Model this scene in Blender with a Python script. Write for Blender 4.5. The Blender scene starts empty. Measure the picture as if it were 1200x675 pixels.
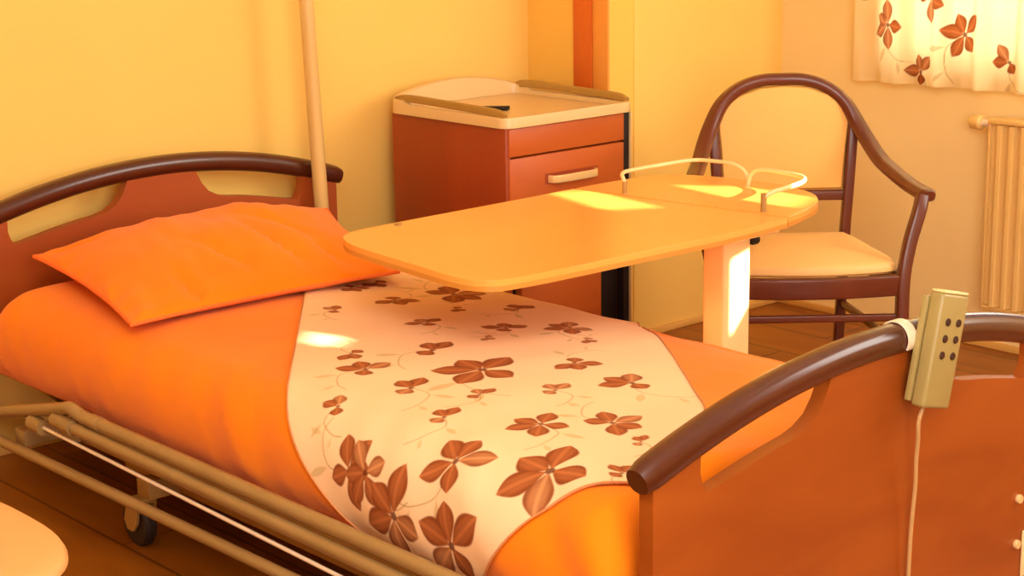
import bpy, bmesh, math, random
import numpy as np
from mathutils import Vector, Matrix, noise
random.seed(7)
C = bpy.context.scene.collection
V = Vector
WL = {}

# ------------------------------------------------------------------ materials
def lin(c):
    return tuple((x/255/12.92 if x/255 <= .04045 else ((x/255+.055)/1.055)**2.4) for x in c) + (1,)

def mat(name, rgb, rough=.6, rgb2=None, scale=(4, 4, 4), bump=0, bscale=60, metal=0, coat=0, spec=.5, detail=4, sheen=0):
    m = bpy.data.materials.new(name); m.use_nodes = True
    nt = m.node_tree; N = nt.nodes; L = nt.links
    b = N['Principled BSDF']
    b.inputs['Roughness'].default_value = rough
    b.inputs['Metallic'].default_value = metal
    b.inputs['Coat Weight'].default_value = coat
    b.inputs['Coat Roughness'].default_value = .15
    b.inputs['Specular IOR Level'].default_value = spec
    b.inputs['Sheen Weight'].default_value = sheen
    tc = N.new('ShaderNodeTexCoord'); mp = N.new('ShaderNodeMapping')
    L.new(tc.outputs['Object'], mp.inputs['Vector'])
    mp.inputs['Scale'].default_value = scale
    nz = N.new('ShaderNodeTexNoise'); nz.inputs['Scale'].default_value = 1; nz.inputs['Detail'].default_value = detail
    nz.inputs['Distortion'].default_value = .6
    L.new(mp.outputs[0], nz.inputs['Vector'])
    cr = N.new('ShaderNodeValToRGB')
    cr.color_ramp.elements[0].position = .3; cr.color_ramp.elements[1].position = .7
    cr.color_ramp.elements[0].color = lin(rgb); cr.color_ramp.elements[1].color = lin(rgb2 or rgb)
    L.new(nz.outputs['Fac'], cr.inputs[0]); L.new(cr.outputs[0], b.inputs['Base Color'])
    if bump:
        n2 = N.new('ShaderNodeTexNoise'); n2.inputs['Scale'].default_value = bscale; n2.inputs['Detail'].default_value = 3
        L.new(tc.outputs['Object'], n2.inputs['Vector'])
        bp = N.new('ShaderNodeBump'); bp.inputs['Strength'].default_value = bump; bp.inputs['Distance'].default_value = .01
        L.new(n2.outputs['Fac'], bp.inputs['Height']); L.new(bp.outputs[0], b.inputs['Normal'])
    return m

def wood(name, a, b_, sc, rough=.35, coat=.2):
    return mat(name, a, rough, b_, sc, 0, coat=coat, detail=6)

def attr_mat(name, rough=.8, transl=0, bump=0):
    m = bpy.data.materials.new(name); m.use_nodes = True
    nt = m.node_tree; N = nt.nodes; L = nt.links; b = N['Principled BSDF']
    b.inputs['Roughness'].default_value = rough; b.inputs['Specular IOR Level'].default_value = .2
    at = N.new('ShaderNodeAttribute'); at.attribute_name = 'print'
    L.new(at.outputs['Color'], b.inputs['Base Color'])
    if bump:
        tc = N.new('ShaderNodeTexCoord'); n2 = N.new('ShaderNodeTexNoise'); n2.inputs['Scale'].default_value = 5
        L.new(tc.outputs['Object'], n2.inputs['Vector'])
        bp = N.new('ShaderNodeBump'); bp.inputs['Strength'].default_value = bump; bp.inputs['Distance'].default_value = .03
        L.new(n2.outputs['Fac'], bp.inputs['Height']); L.new(bp.outputs[0], b.inputs['Normal'])
    if transl:
        t = N.new('ShaderNodeBsdfTranslucent'); L.new(at.outputs['Color'], t.inputs['Color'])
        mx = N.new('ShaderNodeMixShader'); mx.inputs[0].default_value = transl
        L.new(b.outputs[0], mx.inputs[1]); L.new(t.outputs[0], mx.inputs[2])
        L.new(mx.outputs[0], N['Material Output'].inputs['Surface'])
    return m

def floor_mat():
    m = mat('floor_laminate', (168, 96, 14), .42, (142, 74, 8), (3, 14, 3), coat=.1)
    nt = m.node_tree; N = nt.nodes; L = nt.links; b = N['Principled BSDF']
    src = b.inputs['Base Color'].links[0].from_socket
    tc = [n for n in N if n.type == 'TEX_COORD'][0]
    br = N.new('ShaderNodeTexBrick'); br.inputs['Scale'].default_value = 1
    br.inputs['Brick Width'].default_value = 1.2; br.inputs['Row Height'].default_value = .19
    br.inputs['Mortar Size'].default_value = .004
    br.inputs['Color1'].default_value = (1, 1, 1, 1); br.inputs['Color2'].default_value = (.82, .82, .82, 1)
    br.inputs['Mortar'].default_value = (.45, .4, .35, 1)
    L.new(tc.outputs['Object'], br.inputs['Vector'])
    mx = N.new('ShaderNodeMix'); mx.data_type = 'RGBA'; mx.blend_type = 'MULTIPLY'; mx.inputs[0].default_value = 1
    L.new(src, mx.inputs[6]); L.new(br.outputs['Color'], mx.inputs[7]); L.new(mx.outputs[2], b.inputs['Base Color'])
    return m

M = {}
M['wall'] = mat('wall_yellow', (255, 211, 108), .85, (252, 207, 104), (1.5, 1.5, 1.5), .05, 40)
M['wall_shade'] = mat('wall_yellow_shaded', (255, 204, 92), .85, (250, 200, 88), (1.5, 1.5, 1.5))  # wall yellow turned more orange, shade of the return face put into colour
M['wall_lift'] = mat('wall_yellow_lifted', (255, 226, 156), .85, (252, 220, 150), (1.5, 1.5, 1.5))  # base lightened to make up for weak light on the window wall
M['floor'] = floor_mat()
M['ceil'] = mat('ceiling_paint', (250, 240, 220), .9)
M['base'] = mat('baseboard_paint', (240, 185, 95), .5)
M['trimw'] = wood('trim_wood', (214, 96, 22), (226, 112, 32), (9, 9, 1.5), .45)
M['triml'] = wood('trim_light', (240, 156, 62), (246, 166, 70), (9, 9, 1.5), .5)
M['panel'] = wood('cherry_panel', (142, 62, 10), (164, 80, 18), (3, 2.2, 7), .4, .12)
M['headp'] = wood('cherry_headboard', (160, 70, 22), (172, 80, 26), (3, 2.2, 7), .4, .15)
M['rail'] = wood('dark_rail_wood', (70, 27, 12), (84, 34, 16), (3, 3, 12), .3, .5)
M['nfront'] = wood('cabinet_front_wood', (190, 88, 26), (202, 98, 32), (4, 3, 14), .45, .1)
M['nside_shade'] = wood('cabinet_wood_shaded', (150, 56, 14), (162, 64, 18), (7, 7, 1.5), .5, .05)  # cabinet wood darkened, the side's shade is painted in
M['black'] = mat('dark_recess', (26, 8, 4), .7)
M['tray'] = mat('tray_plastic', (226, 190, 128), .4, (232, 196, 134), (3, 3, 3), coat=.15)
M['gallery'] = mat('tray_gallery', (176, 136, 62), .45)
M['backpad'] = mat('seat_vinyl_shaded', (250, 188, 96), .6, (246, 182, 90), (4, 4, 4))  # seat cream made deeper, shade on the chair back put into colour
M['handle'] = mat('handle_metal', (246, 208, 140), .3, metal=.25)
M['ttop'] = mat('table_laminate', (244, 172, 78), .3, (238, 164, 72), (5, 5, 5), coat=.25)
M['tedge'] = mat('table_edge', (212, 140, 52), .5)
M['metal'] = mat('cream_painted_metal', (250, 214, 150), .35, (244, 206, 140), (4, 4, 4))
M['bright_cream'] = mat('cream_rod_shine', (255, 232, 200), .3, metal=.2)  # pale cream with little metal, the rod's shine put into the colour
M['tube'] = mat('olive_cream_tube', (166, 128, 76), .35, (154, 116, 64), (5, 5, 5), coat=.2)
M['pole'] = mat('pole_paint', (226, 190, 116), .35, (218, 180, 106), (3, 3, 3), coat=.2)
M['chair'] = wood('chair_wood', (92, 36, 16), (108, 46, 22), (8, 8, 3), .35, .35)
M['seat'] = mat('seat_vinyl', (248, 200, 122), .5, (244, 194, 116), (4, 4, 4), .04, 30)
M['stool'] = mat('side_chair_vinyl', (228, 166, 98), .5, (222, 160, 92), (4, 4, 4))
M['orange'] = mat('orange_cotton', (252, 138, 8), .8, (246, 128, 5), (3, 3, 3), .25, 14, spec=.15, sheen=.1)
M['pillow'] = mat('orange_pillowcase', (255, 138, 16), .8, (252, 130, 10), (4, 4, 4), .3, 12, spec=.15, sheen=.1)
M['piping'] = mat('piping_orange', (252, 118, 40), .8)
M['hem'] = mat('hem_thread', (214, 136, 76), .8)
M['mattress'] = mat('mattress_cover', (214, 170, 100), .8)
M['rubber'] = mat('rubber', (40, 22, 12), .6)
M['caster'] = mat('caster_metal', (176, 130, 66), .4)
M['print'] = attr_mat('floral_print', .85, 0, .25)
M['curtain'] = attr_mat('floral_sheer', .9, .55)
M['rad'] = mat('radiator_enamel', (248, 206, 126), .35, (244, 200, 118), (3, 3, 3))
M['remote'] = mat('remote_plastic', (166, 144, 84), .4, (158, 136, 76), (9, 9, 9), coat=.1)
M['remedge'] = mat('remote_edge', (232, 206, 138), .4)
M['button'] = mat('button_dark', (58, 24, 8), .5)
M['cable'] = mat('cable_grey', (196, 150, 92), .5)
M['sun_slot'] = mat('sun_slot_fabric', (240, 200, 130), .9)
M['frame'] = mat('window_frame_white', (250, 225, 180), .4)
gl = bpy.data.materials.new('window_glass'); gl.use_nodes = True
_b = gl.node_tree.nodes['Principled BSDF']; _b.inputs['Transmission Weight'].default_value = 1
_b.inputs['Roughness'].default_value = 0; _b.inputs['IOR'].default_value = 1.02
M['glass'] = gl

# ------------------------------------------------------------------ mesh helpers
def new(): return bmesh.new()

def box(bm, x0, y0, z0, x1, y1, z1, bev=0, seg=2):
    r = bmesh.ops.create_cube(bm, size=1)
    vs = r['verts']
    for v in vs:
        v.co = V(((x0+x1)/2+v.co.x*(x1-x0), (y0+y1)/2+v.co.y*(y1-y0), (z0+z1)/2+v.co.z*(z1-z0)))
    if bev:
        es = list({e for v in vs for e in v.link_edges})
        bmesh.ops.bevel(bm, geom=es, offset=bev, segments=seg, profile=.5, affect='EDGES')
    return bm

def catmull(pts, n=8, closed=False):
    pts = [V(p) for p in pts]; out = []; m = len(pts)
    rng = range(m) if closed else range(m-1)
    for i in rng:
        if closed: p0, p1, p2, p3 = pts[i-1], pts[i], pts[(i+1) % m], pts[(i+2) % m]
        else: p0, p1, p2, p3 = pts[max(i-1, 0)], pts[i], pts[i+1], pts[min(i+2, m-1)]
        for k in range(n):
            t = k/n
            out.append(.5*((2*p1)+(p2-p0)*t+(2*p0-5*p1+4*p2-p3)*t*t+(3*p1-p0-3*p2+p3)*t**3))
    if not closed: out.append(pts[-1])
    return out

def rrect(w, h, r, n=4):
    out = []
    for cx, cy, a in ((w/2-r, h/2-r, 0), (-w/2+r, h/2-r, 90), (-w/2+r, -h/2+r, 180), (w/2-r, -h/2+r, 270)):
        for k in range(n+1):
            t = math.radians(a+90*k/n); out.append((cx+r*math.cos(t), cy+r*math.sin(t)))
    return out

def circle(r, n=16): return [(r*math.cos(2*math.pi*k/n), r*math.sin(2*math.pi*k/n)) for k in range(n)]

def sweep(bm, path, prof, up=(0, 0, 1), scales=None):
    path = [V(p) for p in path]; up = V(up); rings = []
    for i, p in enumerate(path):
        t = (path[min(i+1, len(path)-1)]-path[max(i-1, 0)]).normalized()
        s = t.cross(up)
        if s.length < 1e-4: s = t.cross(V((0, 1, 0)) if abs(t.y) < .9 else V((1, 0, 0)))
        s.normalize(); u = s.cross(t).normalized()
        k = scales[i] if scales else 1
        rings.append([bm.verts.new(p+s*a*k+u*b*k) for a, b in prof])
    n = len(prof)
    for a, b in zip(rings, rings[1:]):
        for j in range(n): bm.faces.new((a[j], a[(j+1) % n], b[(j+1) % n], b[j]))
    bm.faces.new(rings[0][::-1]); bm.faces.new(rings[-1])
    return bm

def tube(bm, path, r, n=16, up=(0, 0, 1)): return sweep(bm, path, circle(r, n), up)

def plate(bm, outer, holes, axis, a, b):
    """outline in 2D, filled with holes, extruded along axis from a to b"""
    def mk(p, t):
        if axis == 'X': return (t, p[0], p[1])
        if axis == 'Y': return (p[0], t, p[1])
        return (p[0], p[1], t)
    es = []
    for loop in [outer]+list(holes):
        vs = [bm.verts.new(mk(p, a)) for p in loop]
        es += [bm.edges.new((vs[i], vs[(i+1) % len(vs)])) for i in range(len(vs))]
    r = bmesh.ops.triangle_fill(bm, edges=es, use_beauty=True)
    fs = [g for g in r['geom'] if isinstance(g, bmesh.types.BMFace)]
    ex = bmesh.ops.extrude_face_region(bm, geom=fs)
    d = {'X': V((b-a, 0, 0)), 'Y': V((0, b-a, 0)), 'Z': V((0, 0, b-a))}[axis]
    bmesh.ops.translate(bm, verts=[g for g in ex['geom'] if isinstance(g, bmesh.types.BMVert)], vec=d)
    return bm

def disc(bm, c, axis, r, depth, n=24, bev=.0):
    c = V(c); ax = V(axis).normalized()
    prof = [r*.9, r, r, r*.9] if bev else [r, r]
    ts = [-depth/2, -depth/2+bev, depth/2-bev, depth/2] if bev else [-depth/2, depth/2]
    s = ax.orthogonal().normalized(); u = ax.cross(s)
    rings = [[bm.verts.new(c+ax*t+(s*math.cos(2*math.pi*k/n)+u*math.sin(2*math.pi*k/n))*q) for k in range(n)] for q, t in zip(prof, ts)]
    for a, b in zip(rings, rings[1:]):
        for j in range(n): bm.faces.new((a[j], a[(j+1) % n], b[(j+1) % n], b[j]))
    bm.faces.new(rings[0][::-1]); bm.faces.new(rings[-1])
    return bm

def grid(bm, P):
    """P[i][j] world positions"""
    vs = [[bm.verts.new(p) for p in row] for row in P]
    for i in range(len(vs)-1):
        for j in range(len(vs[0])-1):
            bm.faces.new((vs[i][j], vs[i+1][j], vs[i+1][j+1], vs[i][j+1]))
    return bm

def obj(name, bm, m, parent=None, local=False, loc=None, smooth=True):
    bmesh.ops.recalc_face_normals(bm, faces=bm.faces)
    off = V((0, 0, 0)) if local else (WL[parent.name] if parent else V(loc or (0, 0, 0)))
    for v in bm.verts: v.co -= off
    me = bpy.data.meshes.new(name); bm.to_mesh(me); bm.free()
    me.materials.append(M[m])
    o = bpy.data.objects.new(name, me); C.objects.link(o)
    if smooth:
        for p in me.polygons: p.use_smooth = True
        me.set_sharp_from_angle(angle=math.radians(38))
    if parent: o.parent = parent; WL[o.name] = WL[parent.name]
    else: o.location = off; WL[o.name] = off
    return o

def tag(o, label, cat, group=None):
    o['label'] = label; o['category'] = cat
    if group: o['group'] = group
    return o

def thing(name, label, cat, loc, rz=0, group=None):
    o = bpy.data.objects.new(name, None); C.objects.link(o); o.location = loc; o.rotation_euler = (0, 0, rz)
    o.empty_display_size = .1
    WL[o.name] = V(loc); return tag(o, label, cat, group)

def struct(name, bm, m, parent=None):
    o = obj(name, bm, m, parent)
    if not parent: o['kind'] = 'structure'
    return o

# ------------------------------------------------------------------ room shell
XH, XW, YN, YW, XF = -.112, .217, 1.79, 2.53, 4.6
ZC = 2.5
struct('floor', box(new(), -.3, -3.2, -.05, 4.8, 2.75, 0), 'floor')
struct('wall_head', box(new(), XH-.1, -3.2, 0, XH, YN, ZC), 'wall')
struct('wall_return', box(new(), XH-.1, YN, 0, XW-.002, YN+.1, ZC), 'wall_shade')
struct('wall_corner', box(new(), XW-.1, YN+.1, 0, XW, YW+.1, ZC), 'wall')
bm = new()
plate(bm, [(XW, 0), (XF, 0), (XF, ZC), (XW, ZC)], [[(.60, .80), (2.2, .80), (2.2, 2.0), (.60, 2.0)]], 'Y', YW, YW+.14)
struct('wall_window', bm, 'wall_lift')
bm = new()
plate(bm, [(-3.2, 0), (2.75, 0), (2.75, ZC), (-3.2, ZC)], [[(-.4, .9), (2.3, .9), (2.3, 2.1), (-.4, 2.1)]], 'X', XF, XF+.14)
struct('wall_foot', bm, 'wall')
struct('ceiling', box(new(), -.3, -3.35, ZC, 4.8, 2.75, ZC+.05), 'ceil')
struct('wall_near', box(new(), XH, -3.35, 0, XF, -3.2, ZC), 'wall')
# wood jamb and its lighter edge on the return wall
struct('trim_1', box(new(), .088, YN-.012, 0, .160, YN, ZC, .002), 'trimw')
struct('trim_2', box(new(), .161, YN-.008, 0, XW+.004, YN, ZC, .002), 'triml')
struct('baseboard_corner', box(new(), XW, YN+.0, 0, XW+.010, YW, .020, .002), 'base')
struct('baseboard_window', box(new(), XW+.012, YW-.010, 0, XF, YW, .020, .002), 'base')
struct('baseboard_head', box(new(), XH, -3.2, 0, XH+.010, YN-.014, .020, .002), 'base')
# window behind the curtain
bm = new()
x0, x1, z0, z1 = .60, 2.2, .80, 2.0
for a in ((x0, z0, x1, z0+.05), (x0, z1-.05, x1, z1), (x0, z0+.05, x0+.05, z1-.05), (x1-.05, z0+.05, x1, z1-.05), (1.40, z0+.05, 1.46, z1-.05)):
    box(bm, a[0], YW+.05, a[1], a[2], YW+.10, a[3], .004)
w1 = struct('window_1', bm, 'frame')
struct('window_pane', box(new(), x0+.05, YW+.07, z0+.05, x1-.05, YW+.075, z1-.05), 'glass', w1)
struct('window_sill', box(new(), x0-.04, YW-.012, z0-.03, x1+.04, YW+.05, z0, .005), 'frame', w1)

# sun direction (towards the sun)
SUN = V((1, .12, .30)).normalized()
# ------------------------------------------------------------------ floral print painted per vertex
def hexlin(c): return np.array(lin(c)[:3])
def paint(U, W, flowers, base, fold=1.0):
    """U,W flat cloth coordinates (arrays). flowers: (u,w,size,angle,kind)"""
    col = np.tile(hexlin(base), (len(U), 1)).astype(np.float64)
    rnd = random.Random(3)
    def blend(mask, c):
        mask = np.clip(mask, 0, 1)[:, None]
        col[:] = col*(1-mask)+c*mask
    stem_c = hexlin((150, 112, 40)); leaf_c = hexlin((188, 150, 74))
    brown = hexlin((134, 62, 20)); rust = hexlin((192, 108, 54)); dark = hexlin((96, 34, 10)); pale = hexlin((216, 142, 86))
    def near(u, w, r): return np.where((abs(U-u) < r) & (abs(W-w) < r))[0]
    def curve(pts, wd, c, al=.7):
        pts = catmull([(p[0], p[1], 0) for p in pts], 14)
        M_ = {}
        full = np.zeros(len(U))
        for a, b in zip(pts, pts[1:]):
            m = (a+b)/2; L_ = (b-a).length
            idx = near(m.x, m.y, L_+.012)
            if not len(idx): continue
            du, dw = U[idx]-a.x, W[idx]-a.y; t = np.clip((du*(b.x-a.x)+dw*(b.y-a.y))/max(L_*L_, 1e-9), 0, 1)
            d = np.hypot(du-t*(b.x-a.x), dw-t*(b.y-a.y))
            full[idx] = np.maximum(full[idx], np.clip((wd-d)/.0014, 0, 1)*al)
        nz_ = np.where(full > 0)[0]
        col[nz_] = col[nz_]*(1-full[nz_][:, None])+c*full[nz_][:, None]
    def petal(cu, cw, ang, ln, wd, c1, c2, al=1):
        mu, mw = cu+math.cos(ang)*ln/2, cw+math.sin(ang)*ln/2
        idx = near(mu, mw, ln)
        if not len(idx): return
        du, dw = U[idx]-cu, W[idx]-cw
        a = (du*math.cos(ang)+dw*math.sin(ang))/ln; b = (-du*math.sin(ang)+dw*math.cos(ang))/wd
        prof = np.sin(np.pi*np.clip(a, 0, 1)**1.25)*.5+1e-6
        ed = (prof-abs(b))*wd
        mk = np.clip(ed/.003, 0, 1)*((a > 0) & (a < 1))*al
        tone = np.clip(1-abs(b)/prof, 0, 1)
        vein = .5+.5*np.cos(b*26)
        cc = c1[None]*(1-tone[:, None])+c2[None]*tone[:, None]
        cc = cc*(.82+.18*vein[:, None])
        col[idx] = col[idx]*(1-mk[:, None])+cc*mk[:, None]
    for (u, w, s, an, kind) in flowers:
        sd = rnd.choice((-1, 1)); a = an+math.pi+rnd.uniform(-.5, .5)
        e = (u+math.cos(a)*s*1.0, w+math.sin(a)*s*1.0); mid = (u+math.cos(a+.5*sd)*s*.55, w+math.sin(a+.5*sd)*s*.55)
        e2 = (e[0]+math.cos(a-1.0*sd)*s*.35, e[1]+math.sin(a-1.0*sd)*s*.35)
        curve([(u, w), mid, e, e2], .0016, stem_c, .75)
        la = a+.9*sd
        petal(mid[0], mid[1], la, s*.55, s*.17, leaf_c, hexlin((206, 170, 100)), .55)
        petal(e[0], e[1], a+.3*sd, s*.4, s*.12, leaf_c, hexlin((206, 170, 100)), .5)
    for (u, w, s, an, kind) in flowers:
        if kind == 2: angs = [(-.3, .62), (.75, .5), (1.75, .58), (2.9, .6), (4.2, .45)]
        elif kind == 1: angs = [(-.5, .55), (.5, .5), (1.6, .55), (3.3, .35)]
        else: angs = [(-.25, .6), (.55, .5), (2.7, .35)]
        for (pa, pl) in angs:
            petal(u, w, an+pa+rnd.uniform(-.12, .12), s*pl*1.12, s*.40, brown, rust if rnd.random() < .7 else pale)
        idx = near(u, w, s*.1); d = np.hypot(U[idx]-u, W[idx]-w)
        mk = np.clip((s*.07-d)/.003, 0, 1)*.85
        col[idx] = col[idx]*(1-mk[:, None])+dark*mk[:, None]
    return col

def set_print(o, col):
    me = o.data
    a = me.color_attributes.new('print', 'FLOAT_COLOR', 'POINT')
    a.data.foreach_set('color', np.concatenate([col, np.ones((len(col), 1))], 1).astype(np.float32).ravel())

# ------------------------------------------------------------------ curtain
CX0, CX1, CZ0, CZ1 = .53, 1.22, .722, 2.2
nx, nz = 340, 560
P = []; UU = []; WW = []
for i in range(nx):
    x = CX0+(CX1-CX0)*i/(nx-1); row = []
    for j in range(nz):
        z = CZ0+(CZ1-CZ0)*j/(nz-1)
        y = YW-.052+.014*math.sin(x*44+.6*math.sin(z*2))+.006*math.sin(x*97+z)
        row.append((x, y, z+.012*(x-.5)*(1-j/nz))); UU.append(x*1.05); WW.append(z)
    P.append(row)
cur = obj('floral_curtain', grid(new(), P), 'curtain', loc=((CX0+CX1)/2, YW-.04, CZ0))
tag(cur, 'sheer cream curtain with rust brown flowers hanging at the window above the radiator', 'curtain')
fl = [(.645*1.05, .885, .105, 1.9, 2), (.891*1.05, .868, .115, 1.2, 2), (.755*1.05, .758, .095, 1.4, 1), (.78*1.05, .965, .105, -1.2, 2), (.54*1.05, .965, .06, 0, 0),
      (1.03*1.05, .80, .09, 2.5, 0), (.66, 1.1, .09, 1, 2), (.9, 1.16, .09, 2, 1), (1.1, 1.05, .09, 0, 2), (.75, 1.35, .09, 0, 2), (1.05, 1.4, .09, 1, 1), (.6, 1.6, .09, 1, 2), (.9, 1.65, .09, 2, 1), (1.15, 1.8, .09, 2, 1), (.7, 1.9, .09, 2, 1)]
set_print(cur, paint(np.array(UU), np.array(WW), fl, (255, 236, 180)))

# ------------------------------------------------------------------ slotted blind in the foot-side window, added unseen, gaps cut to shape the sun patches
def slot(pts):
    out = []
    for p in pts:
        p = V(p); t = (XF+.06-p.x)/SUN.x; q = p+SUN*t; out.append((q.y, q.z))
    return out
slots = [slot([(.83, .99, .628), (.865, 1.075, .628), (1.12, 1.035, .628), (1.06, .93, .628)]),
         slot([(.97, 1.25, .628), (1.09, 1.345, .628), (1.29, 1.345, .628), (1.33, 1.225, .628), (1.15, 1.22, .628)]),
         slot([(1.25, 1.125, .515), (1.25, 1.185, .53), (1.25, 1.185, .42), (1.25, 1.125, .355)]),
         slot([(.93, .245, .462), (.99, .19, .462), (1.04, .222, .462), (1.01, .28, .462)]),
         slot([(1.14, .93, .40), (1.14, 1.03, .40), (1.52, 1.03, .38), (1.52, .96, .38)])]
bm = new()
plate(bm, [(-.36, .94), (2.26, .94), (2.26, 2.06), (-.36, 2.06)], slots, 'X', XF+.058, XF+.062)
w2 = struct('window_2', box(box(box(box(new(), XF+.02, -.4, .9, XF+.12, 2.3, .95), XF+.02, -.4, 2.05, XF+.12, 2.3, 2.1), XF+.02, -.4, .95, XF+.12, -.35, 2.05), XF+.02, 2.25, .95, XF+.12, 2.3, 2.05), 'frame')
struct('sun_slot_screen', bm, 'sun_slot', w2)

# ------------------------------------------------------------------ bed
bed = thing('hospital_bed', 'adjustable bed with red brown arched head and foot boards and folded down side rail', 'bed', (1.05, .5, 0))
def arc(y, top): return top-.33*(y-.5)**2
def board(name, xa, xb, top, m0, m1, zbot, mt):
    ys = [-.012+1.024*k/48 for k in range(49)]
    outer = [(-.012, zbot)]+[(1.012, zbot)]+[(y, arc(y, top)-.022) for y in ys[::-1]]
    holes = []
    for sgn in (1, -1):
        f = (lambda y: y) if sgn == 1 else (lambda y: 1-y)
        tt = lambda y: arc(y, top)-.036
        bb = lambda y: arc(y, top)-.036-.070-.004
        h = [(m0, tt(m0)), (m0-.001, tt(m0)-.035), (m0+.004, bb(m0)+.022), (m0+.014, bb(m0)+.007), (m0+.034, bb(m0+.034)+.001), (m0+.07, bb(m0+.07))]
        h += [(y, bb(y)) for y in (m0+.11, m0+.15, m0+.19)]
        e = m1
        h += [(e-.085, bb(e-.085)), (e-.06, bb(e-.06)+.004), (e-.035, bb(e-.035)+.015), (e-.017, bb(e)+.034), (e-.006, bb(e)+.056), (e, tt(e))]
        h += [(m0+(m1-m0)*k/8, tt(m0+(m1-m0)*k/8)) for k in range(7, 0, -1)]
        holes.append([(f(y), z) for y, z in h])
    p = obj(name, plate(new(), outer, holes, 'X', xa, xb), mt, bed)
    path = [((xa+xb)/2, -.030+1.06*k/60, arc(-.03+1.06*k/60, top)-.024) for k in range(61)]
    sc = [1]*61; sc[0] = .8; sc[-1] = .8; sc[1] = .97; sc[-2] = .97
    obj('top_rail', sweep(new(), path, rrect(.048, .048, .021, 5), (0, 0, 1), sc), 'rail', p)
    return p
hb = board('headboard', -.030, -.004, .677, .097, .408, .15, 'headp')
fb = board('footboard', 2.078, 2.104, .643, .084, .372, .10, 'panel')
for y, z in ((.895, .268), (.895, .185), (.105, .268), (.105, .185)):
    bm = new(); disc(bm, (2.107, y, z), (1, 0, 0), .008, .008, 20, .002)
    obj('bolt', bm, 'handle', fb)
obj('mounting_plate', box(new(), 2.1045, .912, .12, 2.109, .965, .205, .002), 'metal', fb)
# frame
for y0 in (0.03, .93):
    obj('side_frame', box(new(), .0, y0, .165, 2.076, y0+.04, .222, .004), 'caster', bed)
obj('mattress_platform', box(new(), .02, .075, .20, 2.07, .925, .222, .003), 'caster', bed)
bm = new(); box(bm, .45, .10, .105, 1.75, .14, .145, .004); box(bm, .45, .86, .105, 1.75, .90, .145, .004)
box(bm, .62, .03, .105, .67, .97, .145, .004); box(bm, 1.53, .03, .105, 1.58, .97, .145, .004)
obj('undercarriage', bm, 'caster', bed)
for xx in (.80, 1.35):
    for yy in (.20, .80):
        obj('lift_arm', tube(new(), [(xx, yy, .13), (xx+.12, yy, .21)], .016), 'tube', bed)
for cx, cy in ((.645, .03), (1.555, .03), (.645, .97), (1.555, .97)):
    bm = new(); disc(bm, (cx-.02, cy, .050), (0, 1, 0), .050, .024, 32, .005)
    for s in (-1, 1):
        plate(bm, [(cx-.045, .052), (cx-.034, .038), (cx-.014, .036), (cx+.0, .052), (cx+.012, .105), (cx-.03, .105)], [], 'Y', cy+s*.018-.003, cy+s*.018+.003)
    fork = new()
    for s in (-1, 1):
        plate(fork, [(cx-.045, .055), (cx-.034, .036), (cx-.012, .036), (cx+.004, .055), (cx+.014, .100), (cx-.03, .100)], [], 'Y', cy+s*.019-.003, cy+s*.019+.003)
    box(fork, cx-.03, cy-.022, .096, cx+.014, cy+.022, .106, .002)
    bm.free(); wh = new(); disc(wh, (cx-.02, cy, .050), (0, 1, 0), .050, .026, 36, .006)
    cs = obj('caster', fork, 'caster', bed)
    w = obj('wheel', wh, 'rubber', cs)
# folded side rail: four long bars with end sockets and swing arm
def bar(name, p, q, r, mt, par): return obj(name, tube(new(), [p, q], r, 18), mt, par)
gr = obj('side_guard', tube(new(), catmull([(.02, -.085, .172), (.20, -.085, .214), (.40, -.085, .262), (.545, -.085, .298), (.585, -.085, .308), (.612, -.083, .303), (.625, -.08, .298)], 6), .0135, 18), 'tube', bed)
bar('guard_bar', (.625, -.08, .298), (2.07, -.08, .297), .0135, 'tube', gr)
bar('guard_bar', (.56, -.09, .272), (2.07, -.09, .262), .0125, 'tube', gr)
bar('guard_bar', (.45, -.09, .243), (2.07, -.09, .212), .0038, 'bright_cream', gr)
bar('guard_bar', (.02, -.085, .160), (2.07, -.085, .181), .0115, 'tube', gr)
bar('rail_socket', (.53, -.09, .2735), (.605, -.09, .2715), .0165, 'tube', gr)
bar('rail_socket', (.425, -.09, .2445), (.475, -.09, .2425), .0165, 'tube', gr)
bar('rail_socket', (.66, -.08, .298), (.70, -.08, .2979), .0150, 'tube', gr)
for xx in (.30, 1.95):
    obj('guard_bracket', box(new(), xx, -.072, .165, xx+.045, .03, .20, .004), 'tube', gr)
obj('corner_bracket', plate(new(), [(.03, .175), (.42, .175), (.40, .24), (.10, .295), (.03, .295)], [], 'Y', .005, .018), 'tube', bed)
# lifting pole at the head corner
pp = obj('lifting_pole', tube(new(), [(.036, .942, .18), (.036, .934, .50), (.036, .913, 1.02), (.036, .893, 1.5)], .0185, 24), 'pole', bed)
obj('pole_socket', tube(new(), [(.036, .9435, .15), (.036, .941, .26)], .0225, 24), 'caster', pp)

# ------------------------------------------------------------------ mattress, duvet, runner, pillow
mt = obj('mattress', box(new(), .10, .03, .226, 2.03, .955, .35, .03, 4), 'mattress', loc=(1.05, .5, .226))
tag(mt, 'pale mattress showing below the orange cover at the head of the bed', 'mattress')

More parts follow.
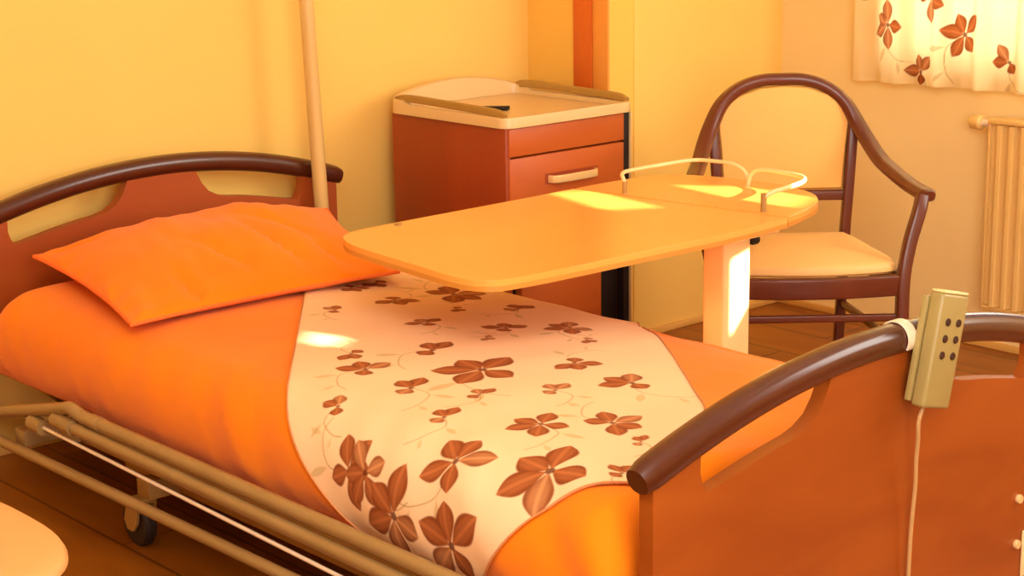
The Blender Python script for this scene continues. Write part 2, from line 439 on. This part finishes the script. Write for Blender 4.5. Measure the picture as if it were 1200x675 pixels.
prof = catmull([(-.020, .272, 0), (-.038, .305, 0), (-.046, .345, 0), (-.042, .385, 0), (-.024, .422, 0), (.010, .447, 0), (.06, .459, 0), (.2, .463, 0),
                (.5, .458, 0), (.75, .438, 0), (.87, .410, 0), (.94, .380, 0), (.985, .345, 0), (1.000, .310, 0), (.995, .272, 0)], 12)
acc = [0]
for a, b in zip(prof, prof[1:]): acc.append(acc[-1]+(b-a).length)
i0 = min(range(len(prof)), key=lambda i: abs(prof[i].x-.2)+(0 if prof[i].y > .44 else 9))
acc = np.array(acc)-acc[i0]+.2
PY = np.array([p.x for p in prof]); PZ = np.array([p.y for p in prof])
TMIN, TMAX = acc[0], acc[-1]
def surf(x, t, lift=0, cloth=0):
    y = float(np.interp(t, acc, PY)); z = float(np.interp(t, acc, PZ))
    e = 1e-3
    ty = float(np.interp(t+e, acc, PY)-np.interp(t-e, acc, PY)); tz = float(np.interp(t+e, acc, PZ)-np.interp(t-e, acc, PZ))
    l = math.hypot(ty, tz) or 1; ny, nz_ = -tz/l, ty/l
    if t < TMIN: y = PY[0]; z = PZ[0]-(TMIN-t); ny, nz_ = -1, 0
    g = 1.0
    for d, r in ((x-.128, .07), (2.050-x, .075)):
        if d < r: g = min(g, math.sqrt(max(0, 1-(1-d/r)**2)))
    zz = .275+(z-.275)*(.12+.88*g) if z > .275 else z
    w = noise.noise(V((x*3.1, t*3.1, .3)))*.006+noise.noise(V((x*9, t*5, 2.1)))*.0025
    # soft creases running in from the foot edge and from the side
    s = max(0, min(1, (x-1.72)/.25))*math.exp(-((t-.15)/.28)**2)
    w += s*.009*math.sin(26*(t+.55*(x-1.9))+2*noise.noise(V((x*4, t*4, 5))))
    w -= .008*math.exp(-((t-.90)/.010)**2)*max(0, min(1, (x-1.05)/.12, (1.75-x)/.15))
    w += .006*math.exp(-((t-.935)/.022)**2)*max(0, min(1, (x-1.05)/.12, (1.75-x)/.15))
    s2 = max(0, min(1, (.12-t)/.15))*max(0, min(1, (t+.22)/.06))
    w += s2*.006*noise.noise(V((x*12+t*9, t*4, 8)))
    return V((x, y+ny*(w+lift), zz+nz_*(w+lift)))
NX, NT = 230, 150
P = [[surf(.128+1.922*i/(NX-1), TMIN+(TMAX-TMIN)*j/(NT-1)) for j in range(NT)] for i in range(NX)]
dv = obj('duvet', grid(new(), P), 'orange', loc=(1.05, .5, .272))
tag(dv, 'plain orange cover spread over the whole mattress of the bed', 'bed cover')
md = dv.modifiers.new('thick', 'SOLIDIFY'); md.thickness = .006; md.offset = -1

# diagonal runner: flat coordinates u (towards foot and camera side), v (towards foot and wall side)
A = math.radians(-38); du = (math.cos(A), math.sin(A)); dvv = (-math.sin(A), math.cos(A))
def flat(u, v): return (u*du[0]+v*dvv[0], u*du[1]+v*dvv[1])
V0, V1, U0, U1 = .752, 1.450, -.22, 1.505
NU, NV = 900, 376
# clip to where the cloth lies on the bed: keep quads whose flat position is inside the drape
us = [U0+(U1-U0)*i/(NU-1) for i in range(NU)]; vs_ = [V0+(V1-V0)*j/(NV-1) for j in range(NV)]
def vmap(u, v):
    k = max(0, min(1, (u-1.12)/.34)); k = k*k*(3-2*k)
    return V0+(v-V0)*(1-.13*k)
bm = new(); vg = {}; UV = []
def vert(i, j):
    k = (i, j)
    if k not in vg:
        X, T = flat(us[i], vmap(us[i], vs_[j])); vg[k] = bm.verts.new(surf(X, T, .0055)); UV.append((X, T))
    return vg[k]
def ok(i, j):
    X, T = flat(us[i], vmap(us[i], vs_[j])); return TMIN-.0 <= T <= TMAX-.005 and X < 2.049 and X > .135
OK = [[ok(i, j) for j in range(NV)] for i in range(NU)]
for i in range(NU-1):
    for j in range(NV-1):
        if OK[i][j] and OK[i+1][j] and OK[i][j+1] and OK[i+1][j+1]:
            bm.faces.new((vert(i, j), vert(i+1, j), vert(i+1, j+1), vert(i, j+1)))
rn = obj('bed_runner', bm, 'print', loc=(1.2, .5, .272))
tag(rn, 'cream bed runner printed with brown flowers lying diagonally across the orange cover', 'bed runner')
FL = [(0.68, 0.544, 0.07, -0.6, 1), (0.825, 0.547, 0.094, -0.81, 1), (0.838, 0.699, 0.13, -0.35, 2), (0.956, 0.605, 0.059, -0.58, 0), (1.031, 0.71, 0.092, 2.02, 0), (0.836, 0.387, 0.066, 2.62, 0), (1.033, 0.467, 0.08, 2.52, 1), (1.168, 0.555, 0.087, 2.09, 1), (1.238, 0.661, 0.096, 2.69, 2), (1.338, 0.608, 0.054, -0.66, 0), (1.122, 0.213, 0.075, -0.9, 0), (1.21, 0.335, 0.106, 2.17, 0), (1.222, 0.17, 0.095, 2.15, 1), (1.374, 0.314, 0.145, 2.13, 2), (1.454, 0.465, 0.088, -0.99, 1), (1.367, 0.158, 0.098, 2.36, 0), (1.488, 0.209, 0.069, 2.0, 0), (1.56, 0.318, 0.076, 2.17, 0), (1.613, 0.45, 0.106, 2.77, 1), (1.338, 0.023, 0.069, 2.7, 0), (1.537, 0.091, 0.08, 2.25, 0), (1.455, -0.075, 0.100, -0.67, 2), (1.687, 0.167, 0.098, 2.5, 2), (1.758, 0.257, 0.098, -0.35, 2), (1.678, -0.004, 0.105, 0.9, 2), (1.855, 0.222, 0.051, 2.24, 0), (1.845, 0.040, 0.135, 2.33, 2), (1.934, 0.101, 0.066, 2.21, 0), (0.66, 0.625, 0.08, -0.86, 0), (1.208, 0.469, 0.046, -0.63, 0), (1.498, -0.068, 0.095, 2.6, 2), (1.578, -0.118, 0.125, 1.8, 2), (1.718, -0.128, 0.125, 1.2, 2)]
UV = np.array(UV)
set_print(rn, paint(UV[:, 0], UV[:, 1], FL, (252, 205, 154)))
md = rn.modifiers.new('thick', 'SOLIDIFY'); md.thickness = .002; md.offset = -1
# hem
def edge_path(f, n=90):
    out = []
    for k in range(n+1):
        X, T = f(k/n)
        if TMIN <= T <= TMAX-.005 and .135 < X < 2.049: out.append(surf(X, T, .0065))
    return out
for f in (lambda t: flat(U0+(U1-U0)*t, V0), lambda t: flat(U0+(U1-U0)*t, vmap(U0+(U1-U0)*t, V1)), lambda t: flat(U1, vmap(U1, V0+(V1-V0)*t))):
    p = edge_path(f)
    if len(p) > 3: obj('hem', tube(new(), p, .0016, 8), 'hem', rn)

# pillow
CA, CB, CC, CD = V((.105, .10, .512)), V((.700, -.002, .484)), V((.705, .655, .482)), V((.100, .905, .505))
def pil(a, b, side):
    base = (CA*(1-a)*(1-b)+CB*a*(1-b)+CC*a*b+CD*(1-a)*b)
    ea, eb = 2*a-1, 2*b-1
    # edges pull in between the pointed corners
    inn = .022
    base = base+(V((0, 1, 0))*(-eb)*inn*(1-ea*ea)+V((1, 0, 0))*(-ea)*inn*(1-eb*eb))
    fa, fb_ = max(0, 1-abs(ea)**2.2), max(0, 1-abs(eb)**2.4)
    h = (fa*fb_)**.62
    w = noise.noise(V((a*4, b*4, 3)))*.014*h+noise.noise(V((a*3+b*2, b*14, 9)))*.010*h
    edge = max(0, 1-h*2.2)
    w += (edge*.006*math.sin(b*58+a*11+2*noise.noise(V((b*5, a*3, 1))))*(1 if a > .5 else .4)+edge*.004*math.sin(a*40+b*6))*min(1, h*8)
    for (ca, cb, ang, ln) in ((.72, .42, .5, .16), (.68, .62, .35, .2), (.55, .7, .6, .17), (.9, .25, .2, .12), (.12, .08, .8, .1), (.8, .8, .3, .14)):
        x_, y_ = a-ca, b-cb
        p_ = x_*math.cos(ang)+y_*math.sin(ang); q_ = -x_*math.sin(ang)+y_*math.cos(ang)
        w -= .015*math.exp(-(p_/ln)**2-(q_/.020)**2)*min(1, h*3)
    if side > 0:
        lean = .050+.032*(1-a)
        return base+V((0, 0, h*lean*1.35+w))
    fl_ = surf(max(.21, base.x), max(.05, base.y)).z+.0085
    z = base.z-h*.05
    return V((base.x, base.y, max(min(z, base.z), fl_ if fl_ < base.z else base.z)))
n = 64
bm = new(); top = [[None]*(n+1) for _ in range(n+1)]; bot = [[None]*(n+1) for _ in range(n+1)]
for i in range(n+1):
    for j in range(n+1):
        a, b = .5-.5*math.cos(math.pi*i/n), .5-.5*math.cos(math.pi*j/n)
        top[i][j] = bm.verts.new(pil(a, b, 1))
        bot[i][j] = top[i][j] if i in (0, n) or j in (0, n) else bm.verts.new(pil(a, b, -1))
for g, s in ((top, 1), (bot, -1)):
    for i in range(n):
        for j in range(n):
            q = (g[i][j], g[i+1][j], g[i+1][j+1], g[i][j+1])
            bm.faces.new(q if s > 0 else q[::-1])
pl = obj('pillow', bm, 'pillow', loc=(.4, .42, .47))
tag(pl, 'plump orange pillow leaning on the headboard at the head of the bed', 'pillow')
ring = [pil(k/40, 0, 1) for k in range(40)]+[pil(1, k/40, 1) for k in range(40)]+[pil(1-k/40, 1, 1) for k in range(40)]+[pil(0, 1-k/40, 1) for k in range(41)]
obj('piping', tube(new(), ring, .0042, 8), 'piping', pl)

# ------------------------------------------------------------------ bedside cabinet
ns = thing('bedside_cabinet', 'red brown bedside cabinet with raised cream tray top behind the overbed table', 'cabinet', (.20, 1.44, 0))
X0, X1, Y0, Y1 = -.030, .426, 1.222, 1.657
obj('side_panel', box(new(), X0, Y0, .07, X1-.004, Y0+.018, .705, .002), 'nside_shade', ns)
obj('side_panel', box(new(), X0, Y1-.018, .07, X1-.030, Y1, .705, .002), 'nside_shade', ns)
obj('back_panel', box(new(), X0, Y0+.019, .07, X0+.012, Y1-.019, .704, 0), 'nside_shade', ns)
obj('inner_carcass', box(new(), X0+.013, Y0+.019, .08, X1-.030, Y1-.019, .703, 0), 'black', ns)
obj('bottom_panel', box(new(), X0+.0, Y0+.0, .055, X1-.006, Y1, .069, .002), 'nside_shade', ns)
obj('front_panel', box(new(), X1-.028, Y0+.010, .632, X1, Y1-.020, .703, .002), 'nfront', ns)
dr = obj('drawer', box(new(), X1-.028, Y0+.010, .455, X1, Y1-.020, .627, .003), 'nfront', ns)
def pull(par, yc, z, w, tilt=0):
    path = [(X1-.001, yc-w/2, z), (X1+.014, yc-w/2+.008, z), (X1+.020, yc-w/2+.03, z), (X1+.021, yc, z), (X1+.020, yc+w/2-.03, z), (X1+.014, yc+w/2-.008, z), (X1-.001, yc+w/2, z)]
    obj('handle', sweep(new(), catmull(path, 5), rrect(.007, .020, .003), (0, 0, 1)), 'handle', par)
pull(dr, 1.447, .562, .165)
rc = obj('handle_recess', box(new(), X1+.0002, 1.352, .550, X1+.0012, 1.538, .577, 0), 'nside_shade', dr)
dd = obj('door', box(new(), X1-.028, Y0+.046, .085, X1, 1.552, .448, .003), 'nfront', ns)
pull(dd, 1.41, .415, .10)
obj('corner_post', box(new(), X1-.0295, Y1-.019, .07, X1-.002, Y1+.0005, .704, .001), 'black', ns)
obj('edge_strip', box(new(), X1-.006, Y1+.0015, .07, X1+.003, Y1+.007, .704, .001), 'tray', ns)
# tray top with raised galleries on three sides
bm = new()
ty0, ty1, tx0, tx1 = Y0-.010, Y1+.012, X0-.004, X1+.012
def rpoly(x0, y0, x1, y1, r, n=6):
    return [((x0+x1)/2+a, (y0+y1)/2+b) for a, b in rrect(x1-x0, y1-y0, r, n)]
plate(bm, rpoly(tx0+.003, ty0+.003, tx1-.003, ty1-.003, .032), [], 'Z', .7055, .718)
tr = obj('tray_top', bm, 'tray', ns)
def railH(x, y):
    """height of the tray rim"""
    u = (tx1-x)/(tx1-tx0)
    base = .733
    if x < tx0+.06: base += .010+.036*math.sin(math.pi*min(1, max(0, (y-ty0)/(ty1-ty0))))**.8*min(1, (tx0+.06-x)/.03)
    return base
loop = rpoly(tx0, ty0, tx1, ty1, .035, 8)
dense = []
for k in range(len(loop)):
    a, b = V(loop[k]), V(loop[(k+1) % len(loop)]); m = max(1, int((b-a).length/.02))
    dense += [a+(b-a)*t/m for t in range(m)]
bm = new(); rows = []
cx_, cy_ = (tx0+tx1)/2, (ty0+ty1)/2
hx, hy = (tx1-tx0)/2, (ty1-ty0)/2
for p in dense:
    h = railH(p.x, p.y); q = lambda o: V((cx_+(p.x-cx_)*(hx-o)/hx, cy_+(p.y-cy_)*(hy-o)/hy))
    o, i_, mid = q(0), q(.020), q(.010)
    o2, i2 = q(.002), q(.017)
    rows.append([bm.verts.new((o.x, o.y, .706)), bm.verts.new((o.x, o.y, h-.006)), bm.verts.new((o2.x, o2.y, h-.001)), bm.verts.new((mid.x, mid.y, h)), bm.verts.new((i2.x, i2.y, h-.003)), bm.verts.new((i_.x, i_.y, .7185))])
for k in range(len(rows)):
    a, b = rows[k], rows[(k+1) % len(rows)]
    for j in range(5): bm.faces.new((a[j], b[j], b[j+1], a[j+1]))
obj('tray_rim', bm, 'tray', tr)
for yy in (ty0+.006, ty1-.022):
    path = catmull([(tx0+.02, yy+.008, .733), (tx0+.035, yy+.008, .744), (tx0+.10, yy+.008, .748), (.25, yy+.008, .745), (tx1-.06, yy+.008, .742), (tx1-.03, yy+.008, .737), (tx1-.02, yy+.008, .732)], 5)
    obj('side_gallery', sweep(new(), path, rrect(.013, .020, .004), (0, 0, 1)), 'gallery', tr)
for cx, cy in ((.02, 1.26), (.38, 1.26), (.02, 1.62), (.38, 1.62)):
    cs = obj('caster', box(new(), cx-.012, cy-.014, .035, cx+.012, cy+.014, .056, .003), 'caster', ns)
    wh = new(); disc(wh, (cx, cy-.0, .0235), (0, 1, 0), .0235, .018, 24, .003); obj('wheel', wh, 'rubber', cs)
bm = new()
sweep(bm, [(.150, 1.330, .7245), (.245, 1.392, .7245)], rrect(.030, .010, .004), (0, 0, 1), [.35, 1.0])
k = obj('small_case', bm, 'black', loc=(.2, 1.36, .718)); tag(k, 'small dark flat object lying on the cream tray top', 'small item')

# ------------------------------------------------------------------ overbed table
tb = thing('overbed_table', 'light yellow overbed table reaching across the bed on a single cream column', 'table', (1.21, 1.14, 0))
main = [(.838, .90), (.843, .60), (.847, .50), (.853, .435), (.874, .388), (.925, .356), (1.0, .338), (1.2, .318), (1.30, .309), (1.352, .316), (1.382, .34), (1.394, .385), (1.402, .50), (1.410, .90), (1.406, 1.0), (1.392, 1.135), (1.30, 1.125), (.95, 1.078), (.832, 1.063)]
def smooth_sel(pts, corners, n=5):
    out = []; m = len(pts)
    cm = catmull([(p[0], p[1], 0) for p in pts], n, True)
    return [(p.x, p.y) for p in cm]
mo = [(.838, .90), (.841, .75), (.844, .60), (.847, .50), (.853, .435), (.874, .388), (.925, .356), (1.0, .338), (1.2, .318), (1.30, .309), (1.352, .316), (1.382, .34), (1.394, .385), (1.402, .50), (1.406, .70), (1.410, .90), (1.404, 1.02)]
mo = [(p.x, p.y) for p in catmull([(a, b, 0) for a, b in mo], 5)]+[(1.392, 1.133), (1.30, 1.122), (.95, 1.076), (.832, 1.061)]
so = [(.831, 1.070), (.828, 1.14), (.832, 1.24), (.855, 1.325), (.915, 1.383), (1.03, 1.413), (1.155, 1.418), (1.255, 1.385), (1.325, 1.315), (1.365, 1.225), (1.388, 1.142)]
so = [(p.x, p.y) for p in catmull([(a, b, 0) for a, b in so], 5)]+[(1.30, 1.130), (.95, 1.084)]
def slab(name, outl, par):
    o = obj(name, plate(new(), outl, [], 'Z', .610, .628), 'ttop', par)
    bv = o.modifiers.new('edge', 'BEVEL'); bv.width = .003; bv.segments = 2; bv.limit_method = 'ANGLE'
    c_ = V((sum(p[0] for p in outl)/len(outl), sum(p[1] for p in outl)/len(outl)))
    e = [(c_.x+(p[0]-c_.x)*1.0012, c_.y+(p[1]-c_.y)*1.0012) for p in outl]
    obj('edge_band', plate(new(), e, [], 'Z', .607, .6165), 'tedge', o)
    return o
t1 = slab('table_top', mo, tb); t2 = slab('side_shelf', so, tb)
r1 = catmull([(.957, 1.10, .627), (.955, 1.10, .655), (.935, 1.115, .668), (.925, 1.16, .670), (.925, 1.30, .670), (.935, 1.350, .670), (.965, 1.368, .670), (1.03, 1.375, .669), (1.065, 1.378, .655), (1.078, 1.378, .627)], 6)
obj('guard_rail', tube(new(), r1, .0045, 10), 'metal', t2)
r2 = catmull([(1.318, 1.145, .627), (1.318, 1.145, .655), (1.325, 1.16, .668), (1.318, 1.22, .670), (1.300, 1.29, .670), (1.27, 1.335, .670), (1.22, 1.355, .670), (1.13, 1.36, .669), (1.10, 1.36, .655), (1.09, 1.36, .627)], 6)
obj('guard_rail', tube(new(), r2, .0052, 10), 'metal', t2)
obj('rail_post', tube(new(), [(1.318, 1.145, .629), (1.318, 1.145, .668)], .0065, 12), 'caster', t2)
obj('rail_post', tube(new(), [(.957, 1.10, .629), (.957, 1.10, .655)], .006, 12), 'caster', t2)
obj('column', box(new(), 1.190, 1.100, .065, 1.250, 1.187, .575, .006, 3), 'metal', tb)
obj('top_bracket', box(new(), 1.13, 1.02, .576, 1.32, 1.20, .606, .006), 'metal', tb)
kb = new(); disc(kb, (1.25, 1.196, .552), (0, 1, 0), .011, .018, 18, .003); obj('clamp_knob', kb, 'black', tb)
lt = new(); disc(lt, (.868, .53, .629), (0, 0, 1), .008, .004, 16); obj('catch', lt, 'caster', t1)
bm = new(); box(bm, 1.0, 1.115, .045, 1.46, 1.172, .064, .004)
box(bm, 1.0, .50, .045, 1.035, 1.114, .064, .004); box(bm, 1.425, .50, .045, 1.46, 1.114, .064, .004)
obj('base_frame', bm, 'metal', tb)
for cx, cy in ((1.017, .52), (1.443, .52), (1.017, 1.145), (1.443, 1.145)):
    cs = obj('caster', box(new(), cx-.010, cy-.013, .030, cx+.010, cy+.013, .0445, .002), 'caster', tb)
    wh = new(); disc(wh, (cx, cy, .021), (0, 1, 0), .021, .016, 24, .003); obj('wheel', wh, 'rubber', cs)

# ------------------------------------------------------------------ armchair (local: x forward, y to its left hand side, z up)
AR = thing('armchair', 'dark wooden armchair with curved bow back, cream seat and padded back by the radiator', 'chair', (.964, 1.691, 0), math.radians(-41.23))
def L(name, bm, m, par=None): return obj(name, bm, m, par or AR, local=True)
half = [(-.245, 0, .800), (-.243, .06, .797), (-.238, .115, .777), (-.226, .158, .740), (-.205, .186, .690), (-.170, .206, .650), (-.110, .226, .612), (-.04, .246, .590), (.05, .268, .572), (.155, .286, .566)]
bow = catmull([(a, -b, c) for a, b, c in half[:0:-1]]+half, 8)
sc = [1]*len(bow); sc[0] = sc[-1] = .75
L('bow_rail', sweep(new(), bow, rrect(.040, .030, .012), (0, 0, 1), sc), 'chair')
for s in (-1, 1):
    up = catmull([(-.262, s*.160, 0), (-.240, s*.163, .20), (-.214, s*.163, .40), (-.212, s*.170, .55), (-.224, s*.179, .700)], 6)
    L('leg', sweep(new(), up, rrect(.026, .030, .006), (1, 0, 0)), 'chair')
    fl_ = catmull([(.205, s*.222, 0), (.203, s*.222, .20), (.192, s*.223, .36), (.178, s*.237, .45), (.160, s*.262, .53), (.145, s*.272, .564)], 8)
    L('leg', sweep(new(), fl_, rrect(.030, .034, .008), (1, 0, 0)), 'chair')
    L('side_stretcher', sweep(new(), [(-.236, s*.163, .215), (.190, s*.222, .215)], rrect(.014, .020, .004), (0, 0, 1)), 'chair')
    L('seat_rail', sweep(new(), [(-.205, s*.168, .362), (.180, s*.222, .362)], rrect(.022, .05, .005), (0, 0, 1)), 'chair')
L('seat_rail', sweep(new(), catmull([(.192, -.215, .362), (.214, -.1, .362), (.220, 0, .362), (.214, .1, .362), (.192, .215, .362)], 6), rrect(.022, .05, .005), (0, 0, 1)), 'chair')
L('seat_rail', sweep(new(), [(-.212, -.155, .362), (-.212, .155, .362)], rrect(.022, .05, .005), (0, 0, 1)), 'chair')
L('front_stretcher', sweep(new(), [(.200, -.212, .285), (.200, .212, .285)], rrect(.014, .018, .004), (0, 0, 1)), 'chair')
L('back_rail', sweep(new(), [(-.213, -.155, .505), (-.213, .155, .505)], rrect(.020, .026, .005), (0, 0, 1)), 'chair')
def pad(outl, z0, z1, dome, nr=10):
    """cushion: outline offset rings with a domed top"""
    bm = new(); c = V((sum(p[0] for p in outl)/len(outl), sum(p[1] for p in outl)/len(outl)))
    rings = []
    for (k, z) in [(.97, z0), (1.0, z0+.006), (1.0, z1-.010), (.985, z1-.003)]+[(.97*(1-i/nr), z1+dome*(1-(1-i/nr)**2.2)) for i in range(nr)]:
        rings.append([bm.verts.new((c.x+(p[0]-c.x)*k, c.y+(p[1]-c.y)*k, z)) for p in outl])
    m = len(outl)
    for a, b in zip(rings, rings[1:]):
        for j in range(m): bm.faces.new((a[j], a[(j+1) % m], b[(j+1) % m], b[j]))
    bm.faces.new(rings[-1]); bm.faces.new(rings[0][::-1]); return bm
so_ = catmull([(-.192, -.135, 0), (-.192, 0, 0), (-.192, .135, 0), (-.168, .160, 0), (0, .190, 0), (.13, .207, 0), (.180, .190, 0), (.205, .09, 0), (.212, 0, 0), (.205, -.09, 0), (.180, -.190, 0), (.13, -.207, 0), (0, -.190, 0), (-.168, -.160, 0)], 6, True)
L('seat', pad([(p.x*1.02, p.y*1.03) for p in so_], .3875, .412, .022), 'seat')
# padded back between the uprights
bp = []
top = [(b, c-.018) for a, b, c in half if b < .15]
outl = [(-.154, .520), (.154, .520), (.160, .62), (.169, .705)]+[(b, c) for b, c in [(.140, .744), (.112, .763), (.06, .781), (0, .785), (-.06, .781), (-.112, .763), (-.140, .744)]]+[(-.169, .705), (-.160, .62)]
bm = pad(outl, -.232, -.208, .008); 
for v in bm.verts:
    y, z, x = v.co.x, v.co.y, v.co.z; v.co = V((x-.012*max(0, (z-.6))/.15, y, z))
L('backrest_pad', bm, 'backpad')

# ------------------------------------------------------------------ side chair, only its seat corner reaches the frame
SC = thing('side_chair', 'pale padded seat corner of a chair beside the bed at lower left', 'chair', (1.335, -.785, 0), math.radians(90))
def S(name, bm, m): return obj(name, bm, m, SC, local=True)
so_ = [(.240*abs(math.cos(t))**.72*(1 if math.cos(t) > 0 else -1), .262*abs(math.sin(t))**.72*(1 if math.sin(t) > 0 else -1)) for t in [2*math.pi*k/64 for k in range(64)]]
S('seat', pad(so_, .392, .413, .012), 'stool')
so2 = [(a*.95, b*.95) for a, b in so_]
S('seat_frame', plate(new(), so2, [], 'Z', .345, .391), 'chair')
for a, b in ((.18, .19), (.18, -.19), (-.18, .17), (-.18, -.17)):
    S('leg', sweep(new(), [(a*1.06, b*1.06, 0), (a, b, .345)], rrect(.028, .028, .006), (1, 0, 0), [.7, 1]), 'chair')
for s in (-1, 1):
    S('back_post', sweep(new(), catmull([(-.215, s*.15, .36), (-.225, s*.155, .55), (-.26, s*.16, .80)], 5), rrect(.024, .03, .006), (1, 0, 0)), 'chair')
S('backrest', box(new(), -.262, -.145, .60, -.240, .145, .78, .008), 'seat')

# ------------------------------------------------------------------ radiator
rd = thing('radiator', 'cream panel radiator with vertical flutes and a valve under the curtained window', 'radiator', (1.5, 2.47, 0))
rx0, rx1, rz0, rz1, ry = 1.008, 1.98, .13, .655, 2.455
front = []
npch = 26; pitch = (rx1-rx0-.03)/npch
front.append((rx0, ry+.006))
for k in range(npch):
    a = rx0+.015+k*pitch
    front += [(a, ry+.006), (a+pitch*.18, ry+.006), (a+pitch*.34, ry-.014), (a+pitch*.66, ry-.014), (a+pitch*.82, ry+.006)]
front += [(rx1, ry+.006), (rx1, ry+.020), (rx0, ry+.020)]
cl = []
for p in front:
    if not cl or (V(p)-V(cl[-1])).length > 1e-4: cl.append(p)
obj('front_panel', plate(new(), cl, [], 'Z', rz0+.012, rz1-.012), 'rad', rd)
bm = new(); box(bm, rx0-.004, ry-.016, rz1-.010, rx1+.004, ry+.045, rz1+.004, .004)
obj('top_grille', bm, 'rad', rd)
bm = new(); box(bm, rx0-.004, ry-.004, rz0, rx1+.004, ry+.020, rz0+.011, .003); obj('bottom_channel', bm, 'rad', rd)
obj('side_cover', box(new(), rx0-.007, ry-.004, rz0+.012, rx0-.001, ry+.050, rz1-.012, .002), 'rad', rd)
obj('wall_bracket', box(new(), 1.2, ry+.021, .3, 1.23, YW-.002, .5, 0), 'rad', rd)
vb = obj('valve', tube(new(), [(rx0-.008, ry+.02, .640), (.972, ry+.02, .640), (.965, ry+.02, .640)], .010, 14), 'bright_cream', rd)
kb = new(); sweep(kb, [(.968, ry+.02, .640), (.962, ry+.02, .640), (.935, ry+.02, .640), (.928, ry+.02, .640)], circle(.021, 20), (0, 0, 1), [.75, 1, .9, .6])
obj('thermostat_knob', kb, 'rad', vb)
for px_ in (1.90, 1.94):
    obj('pipe', tube(new(), [(px_, ry+.02, .002), (px_, ry+.02, .135)], .008, 12), 'rad', rd)
obj('pipe', tube(new(), catmull([(.990, ry+.02, .632), (.990, ry+.022, .60), (.990, ry+.035, .575), (.990, YW-.012, .565)], 5), .007, 12), 'rad', vb)

# ------------------------------------------------------------------ hand control hung on the footboard
RC = thing('hand_control', 'olive beige hand control with six dark buttons hanging over the footboard rail', 'remote control', (2.118, .566, .513))
RC.rotation_euler = (math.radians(-13.9), 0, 0)
def H(name, bm, m, par=None): return obj(name, bm, m, par or RC, local=True)
bd = H('body', box(new(), .012, -.036, 0, .038, .036, .180, .006, 3), 'remote')
H('back_shell', box(new(), .0, -.037, .006, .0115, .031, .172, .003, 2), 'remote')
Mi = (Matrix.Translation(RC.location) @ RC.rotation_euler.to_matrix().to_4x4()).inverted()
yh = .551; zc = arc(yh, .643)-.024
hook = [Mi @ V((2.091+.0272*math.cos(math.radians(a)), yh, zc+.0272*math.sin(math.radians(a)))) for a in range(-30, 176, 10)]
H('hook', sweep(new(), hook, rrect(.003, .022, .001), Mi.to_3x3() @ V((0, 1, 0))), 'bright_cream')
H('top_edge', box(new(), .013, -.034, .1795, .037, .034, .184, .002), 'remedge', bd)
for r_, zz in enumerate((.136, .110, .084)):
    for c_ in (-1, 1):
        b_ = new(); disc(b_, (.0385, c_*.0145+.002, zz), (1, 0, 0), .0062, .003, 18, .0008); H('button', b_, 'button', bd)
cb = catmull([(.021, -.012, .002), (.020, -.013, -.03), (.012, .010, -.08), (.004, .036, -.15), (-.004, .072, -.28), (-.006, .104, -.40)], 24)
cb = [p+V((math.cos(i*.2)*.0006, math.sin(i*.2)*.0006, 0)) for i, p in enumerate(cb)]
H('cable', tube(new(), cb, .0035, 8), 'cable')

# ------------------------------------------------------------------ lights, world, camera
w = bpy.data.worlds.new('world'); bpy.context.scene.world = w; w.use_nodes = True
bg = w.node_tree.nodes['Background']; bg.inputs[0].default_value = (1, .97, .90, 1); bg.inputs[1].default_value = .42
def area(name, loc, target, sx, sy, power, col):
    l = bpy.data.lights.new(name, 'AREA'); l.shape = 'RECTANGLE'; l.size = sx; l.size_y = sy; l.energy = power; l.color = col
    o = bpy.data.objects.new(name, l); C.objects.link(o); o.location = loc
    o.rotation_euler = (V(target)-V(loc)).to_track_quat('-Z', 'Y').to_euler(); return o
area('window_light', (2.9, 2.35, 1.55), (.6, .8, .5), 1.6, 1.1, 38, (1, .98, .92))
area('room_fill', (4.2, -1.0, 1.45), (.4, 1.7, .9), 1.4, 1.4, 56, (1, .98, .92))  # fill lamp added from the foot side to brighten the walls
area('sky_light', (.92, 2.98, 1.25), (.92, 2.5, 1.0), .8, .8, 15, (1, .95, .85))
area('overhead_fill', (2.7, -1.0, 2.44), (1.8, .0, 0), 1.6, 1.6, 66, (1, .98, .93))  # added overhead fill, no such lamp known in the room
sn = bpy.data.lights.new('sun', 'SUN'); sn.energy = 40; sn.angle = math.radians(.35); sn.color = (1, .92, .80)
so3 = bpy.data.objects.new('sun', sn); C.objects.link(so3); so3.rotation_euler = SUN.to_track_quat('Z', 'Y').to_euler()
so3.location = (5, 1, 3)
cam = bpy.data.cameras.new('camera'); co = bpy.data.objects.new('camera', cam); C.objects.link(co)
yaw, pitch, roll = 2.4134, -.2354, -.0155
F = V((math.cos(pitch)*math.cos(yaw), math.cos(pitch)*math.sin(yaw), math.sin(pitch)))
R0 = V((math.sin(yaw), -math.cos(yaw), 0)); U0_ = R0.cross(F)
Rr = R0*math.cos(roll)+U0_*math.sin(roll); Uu = -R0*math.sin(roll)+U0_*math.cos(roll)
mw = Matrix((Rr, Uu, -F)).transposed().to_4x4(); mw.translation = V((3.6653, -1.6547, 1.3407))
co.matrix_world = mw
cam.sensor_width = 36; cam.lens = 36*2067/1200; cam.clip_start = .05
sc_ = bpy.context.scene; sc_.camera = co
sc_.view_settings.view_transform = 'Standard'; sc_.view_settings.look = 'None'
sc_.cycles.max_bounces = 8
